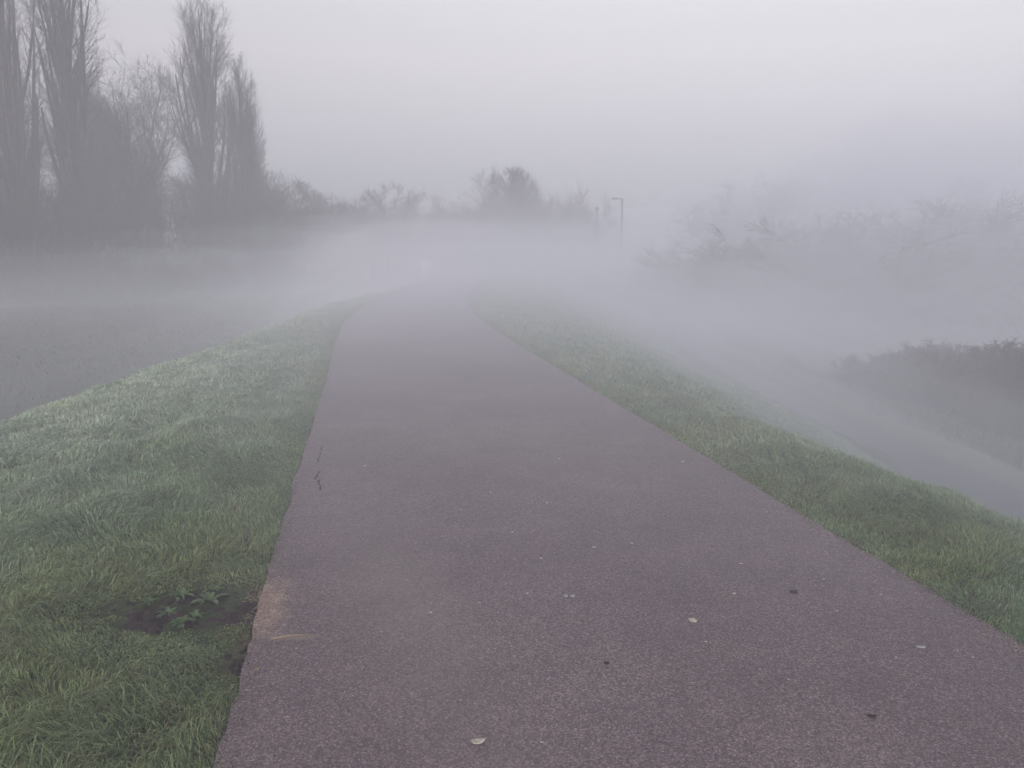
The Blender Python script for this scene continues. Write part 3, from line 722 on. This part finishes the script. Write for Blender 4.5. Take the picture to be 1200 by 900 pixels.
def house():
    D = 92; x0 = at(330, D); x1 = at(432, D); z = float(height(x0, D, False)); o = empty('house', ((x0+x1)/2, D+4, z-.1))
    w = (x1-x0)/2; ze = top(268, D)-z; zr = top(250, D+4)-z; zr2 = zr
    mb = MB(); mb.box(-w, w, -3.5, 3.5, 0, ze); mb.build('wall', M['brick'], o)
    v = [(-w-.3, -3.9, ze), (w+.3, -3.9, ze), (w+.3, 3.9, ze), (-w-.3, 3.9, ze), (-w+2, 0, zr), (w-2.0, 0, zr)]
    rf = mesh_np('roof', v, [(1, 2, 5), (3, 0, 4)], [(0, 1, 5, 4), (2, 3, 4, 5), (3, 2, 1, 0)], M['tile'], o)
    mb = MB(); xc = w-1.1; mb.box(xc-.42, xc+.42, .4, 1.1, ze, zr+.75); mb.tube([(xc, .75, zr+.75), (xc, .75, zr+1.15)], [.15, .12], 8); mb.build('chimney', M['brick'], rf)
    for i in range(4):
        xx = -w+1.5+i*(2*w-3)/3; mb = MB(); mb.box(xx-.55, xx+.55, -3.56, -3.505, 1.0, 2.3); f = mb.build('window', M['white'], o)
        mb = MB(); mb.box(xx-.48, xx-.03, -3.6, -3.565, 1.07, 2.23); mb.box(xx+.03, xx+.48, -3.6, -3.565, 1.07, 2.23); mb.build('pane', M['glass'], f)
    return tag(o, 'long low house with chimney, barely visible through mist beyond the meadow', 'house')
house()

def sign():
    D = 48; p = PD(501, 324, D); z = float(height(p[0], D, False)); o = empty('notice_board', (p[0], D, z)); h = top(305, D)-z
    mb = MB(); mb.box(-.36, .36, -.03, .03, .22, h); mb.build('panel', M['sign'], o)
    for s in (-1, 1):
        mb = MB(); mb.box(s*.40-.035, s*.40+.035, -.04, .04, -.1, h+.06); mb.build('post', M['white'], o)
    return tag(o, 'white board beside the left verge where the path bends', 'notice board')
sign()
def fence():
    xa = at(440, 54); xb = at(494, 49.5); za = top(306, 54); zb = top(306, 49.5)
    o = empty('rail_fence', (xb, 49.5, float(height(xb, 49.5, False))))
    def L(x, y, z): return (x-o.location.x, y-o.location.y, z-o.location.z)
    for dz in (0,):
        mb = MB(); mb.tube([L(xa, 54, za+dz), L(xb, 49.5, zb+dz)], .032, 8); mb.build('rail', M['white'], o, True)
    for t in np.linspace(0, 1, 4):
        x_ = xa+(xb-xa)*t; yv = 54+(49.5-54)*t; g = float(height(x_, yv, False)); mb = MB(); mb.box(*[q for q in (x_-.028-o.location.x, x_+.028-o.location.x, yv-.03-o.location.y, yv+.03-o.location.y, g-.2-o.location.z, za+.03-o.location.z)]); mb.build('post', M['bark'], o)
    return tag(o, 'pale single-rail fence running left from the white board', 'fence')
fence()
for px, yt, yb, D, lab in ((517, 302, 314, 54, 'white marker post just right of the white board'), (415, 298, 308, 96, 'rightmost of three small white posts beyond the left verge'), (397, 301, 308, 96, 'middle of three small white posts beyond the left verge'), (364, 299, 308, 94, 'leftmost of three small white posts beyond the left verge')):
    x_ = at(px, D); g = float(height(x_, D, False)); zt = top(yt, D); mb = MB()
    mb.tube([(0, 0, -.3), (0, 0, zt-g-.12), (0, 0, zt-g-.05), (0, 0, zt-g)], [.11, .11, .09, .03], 10); o = mb.build('marker_post', M['white'], None, True)
    o.location = (x_, D, g); tag(o, lab, 'post', 'white marker posts in the mist')

# ------------------------------------------------------------------ air
def vol_mat(name, density, color, aniso=.0):
    m = bpy.data.materials.new(name); m.use_nodes = True; nt = m.node_tree; nt.nodes.clear()
    out = nt.nodes.new('ShaderNodeOutputMaterial'); v = nt.nodes.new('ShaderNodeVolumePrincipled')
    v.inputs['Density'].default_value = density; v.inputs['Color'].default_value = (*color, 1); v.inputs['Anisotropy'].default_value = aniso
    nt.links.new(v.outputs[0], out.inputs['Volume']); return m
FOGC = (.88, .915, .975)
mb = MB(); mb.box(-150, 150, -58, 262, -6, 42)
haze = mb.build('haze', vol_mat('haze_air', .0050, FOGC)); tag(haze, kind='stuff')
def mist(name, density, top_fn, x0, x1, y0, y1, zbot=-5.5, n=110):
    xs = np.linspace(x0, x1, n); ysv = np.linspace(y0, y1, n); X, Y = np.meshgrid(xs, ysv)
    ex = np.minimum(sst(X, x0, x0+10), sst(-X, -x1, -x1+10))*np.minimum(sst(Y, y0, y0+8), sst(-Y, -y1, -y1+10))
    Z = zbot+.5+(top_fn(X, Y)-zbot-.5)*ex
    V = np.concatenate([np.stack([X, Y, Z], -1).reshape(-1, 3), np.stack([X, Y, np.full_like(X, zbot)], -1).reshape(-1, 3)])
    ii = (np.arange(n-1)[:, None]*n+np.arange(n-1)[None, :]); N2 = n*n
    q = [np.stack([ii, ii+1, ii+n+1, ii+n], -1).reshape(-1, 4), (np.stack([ii, ii+n, ii+n+1, ii+1], -1)+N2).reshape(-1, 4)]
    e = np.arange(n-1); b_ = []
    for a0, a1 in ((e, e+1), ((n-1)*n+e+1, (n-1)*n+e), ((e+1)*n, e*n), (e*n+n-1, (e+1)*n+n-1)):
        b_.append(np.stack([a0+N2, a1+N2, a1, a0], -1))
    o = mesh_np(name, V, None, np.concatenate(q+b_), vol_mat(name+'_air', density, FOGC), None, True)
    return tag(o, kind='stuff')
# thin layer everywhere on the low ground; thicker banks over the embankment, clear around the standing place and thin over the left meadow
def open_left(X, Y): return sst(XL(Y)-X, .8, 4.5)*sst(-Y, -175, -88)
def thin(t0, sd, drop):
    def f(X, Y):
        o = sst(-X, 5, 12)*sst(-Y, -84, -24)
        return t0+(fbm(X, Y, 20, sd)-.5)*3.6+(fbm(X, Y, 7, sd+3)-.5)*1.2-drop*o-1.8*sst(X, 4, 10)*sst(-Y, -40, -26)
    return f
mist('ground_mist', .0085, thin(2.4, 5, 2.9), -140, 140, -55, 250)
mist('ground_mist', .0055, thin(3.6, 15, 5.2), -139, 139, -54, 249)
mist('ground_mist', .0040, thin(5.6, 25, 7.4), -138, 138, -53, 248)
def bank(t0, sd, r0, r1):
    def f(X, Y):
        gap = np.maximum(open_left(X, Y), 1-sst(np.hypot(X, Y), r0, r1))
        t = t0+(fbm(X, Y, 18, sd)-.5)*2.2*sst(Y, 4, 30)+(fbm(X, Y, 6, sd+3)-.5)*.9*sst(Y, 8, 30)-3.2*sst(X, 3.2, 8)*sst(-Y, -60, -26)
        return t*(1-gap)+(-5.0)*gap
    return f
mist('mist_bank', .032, bank(1.1, 6, 1.2, 3.4), -135, 135, -52, 245)
mist('mist_bank', .017, bank(2.1, 8, 1.2, 4.6), -134, 134, -51, 244)
mist('mist_bank', .008, bank(3.4, 12, 6, 18), -133, 133, -50, 243)
mist('mist_bank', .0045, bank(5.2, 22, 9, 30), -132, 132, -49, 242)
def right_bank(X, Y):
    k = sst(X, 8, 22)*sst(Y, 43, 56)
    return (7.4+(fbm(X, Y, 18, 19)-.5)*4)*k-5.0*(1-k)
mist('mist_bank', .030, right_bank, 6, 132, 18, 150)
def right_thin(X, Y):
    k = sst(X, 5, 14)*sst(Y, 19, 29)
    return (6.6+(fbm(X, Y, 15, 29)-.5)*4)*k-5.0*(1-k)
mist('mist_bank', .075, right_thin, 3, 131, 12, 149)

# ------------------------------------------------------------------ light
SUN_EL, SUN_AZ = 4.0, 200.0     # low behind the camera's right shoulder
w = bpy.data.worlds.new('World'); sc.world = w; w.use_nodes = True; nt = w.node_tree
bg = nt.nodes['Background']
sky = nt.nodes.new('ShaderNodeTexSky'); sky.sky_type = 'NISHITA'; sky.sun_disc = False
sky.sun_elevation = R(SUN_EL); sky.sun_rotation = R(SUN_AZ); sky.air_density = 1.2; sky.dust_density = 3.0; sky.ozone_density = 1.5
hs_ = nt.nodes.new('ShaderNodeHueSaturation'); hs_.inputs['Saturation'].default_value = .35; hs_.inputs['Value'].default_value = 1.0
nt.links.new(sky.outputs[0], hs_.inputs['Color'])
mxn = nt.nodes.new('ShaderNodeMix'); mxn.data_type = 'RGBA'; mxn.blend_type = 'MULTIPLY'; mxn.inputs['Factor'].default_value = 1.0
nt.links.new(hs_.outputs[0], mxn.inputs[6]); 
tcw = nt.nodes.new('ShaderNodeTexCoord'); sxyz = nt.nodes.new('ShaderNodeSeparateXYZ'); nt.links.new(tcw.outputs['Generated'], sxyz.inputs[0])
rw = ramp(nt, sxyz.outputs[2], [(0, (.45, .49, .63)), (.09, (.53, .54, .665)), (.16, (.71, .625, .69)), (.23, (.87, .755, .78)), (.34, (.93, .85, .855)), (.6, (.99, .965, 1.03))])
nt.links.new(rw, mxn.inputs[7])
nt.links.new(mxn.outputs[2], bg.inputs['Color']); bg.inputs['Strength'].default_value = .15
sd = bpy.data.lights.new('sun', 'SUN'); sd.energy = .5; sd.angle = R(30); sd.color = (1, .93, .9)
so = bpy.data.objects.new('sun', sd); COL.objects.link(so)
el, az = R(SUN_EL+8), R(SUN_AZ)
dv = Vector((math.sin(az)*math.cos(el), math.cos(az)*math.cos(el), math.sin(el)))
so.rotation_euler = dv.to_track_quat('Z', 'Y').to_euler(); so.location = (0, -20, 40)

vs = sc.view_settings; vs.view_transform = 'Standard'; vs.look = 'None'; vs.gamma = 1; vs.use_curve_mapping = False; vs.exposure = 2.2
cy = sc.cycles
cy.max_bounces = 8; cy.volume_bounces = 4; cy.diffuse_bounces = 3; cy.glossy_bounces = 2; cy.transmission_bounces = 2; cy.transparent_max_bounces = 24
cy.use_denoising = True; cy.caustics_reflective = False; cy.caustics_refractive = False
try: cy.denoiser = 'OPENIMAGEDENOISE'
except Exception: pass
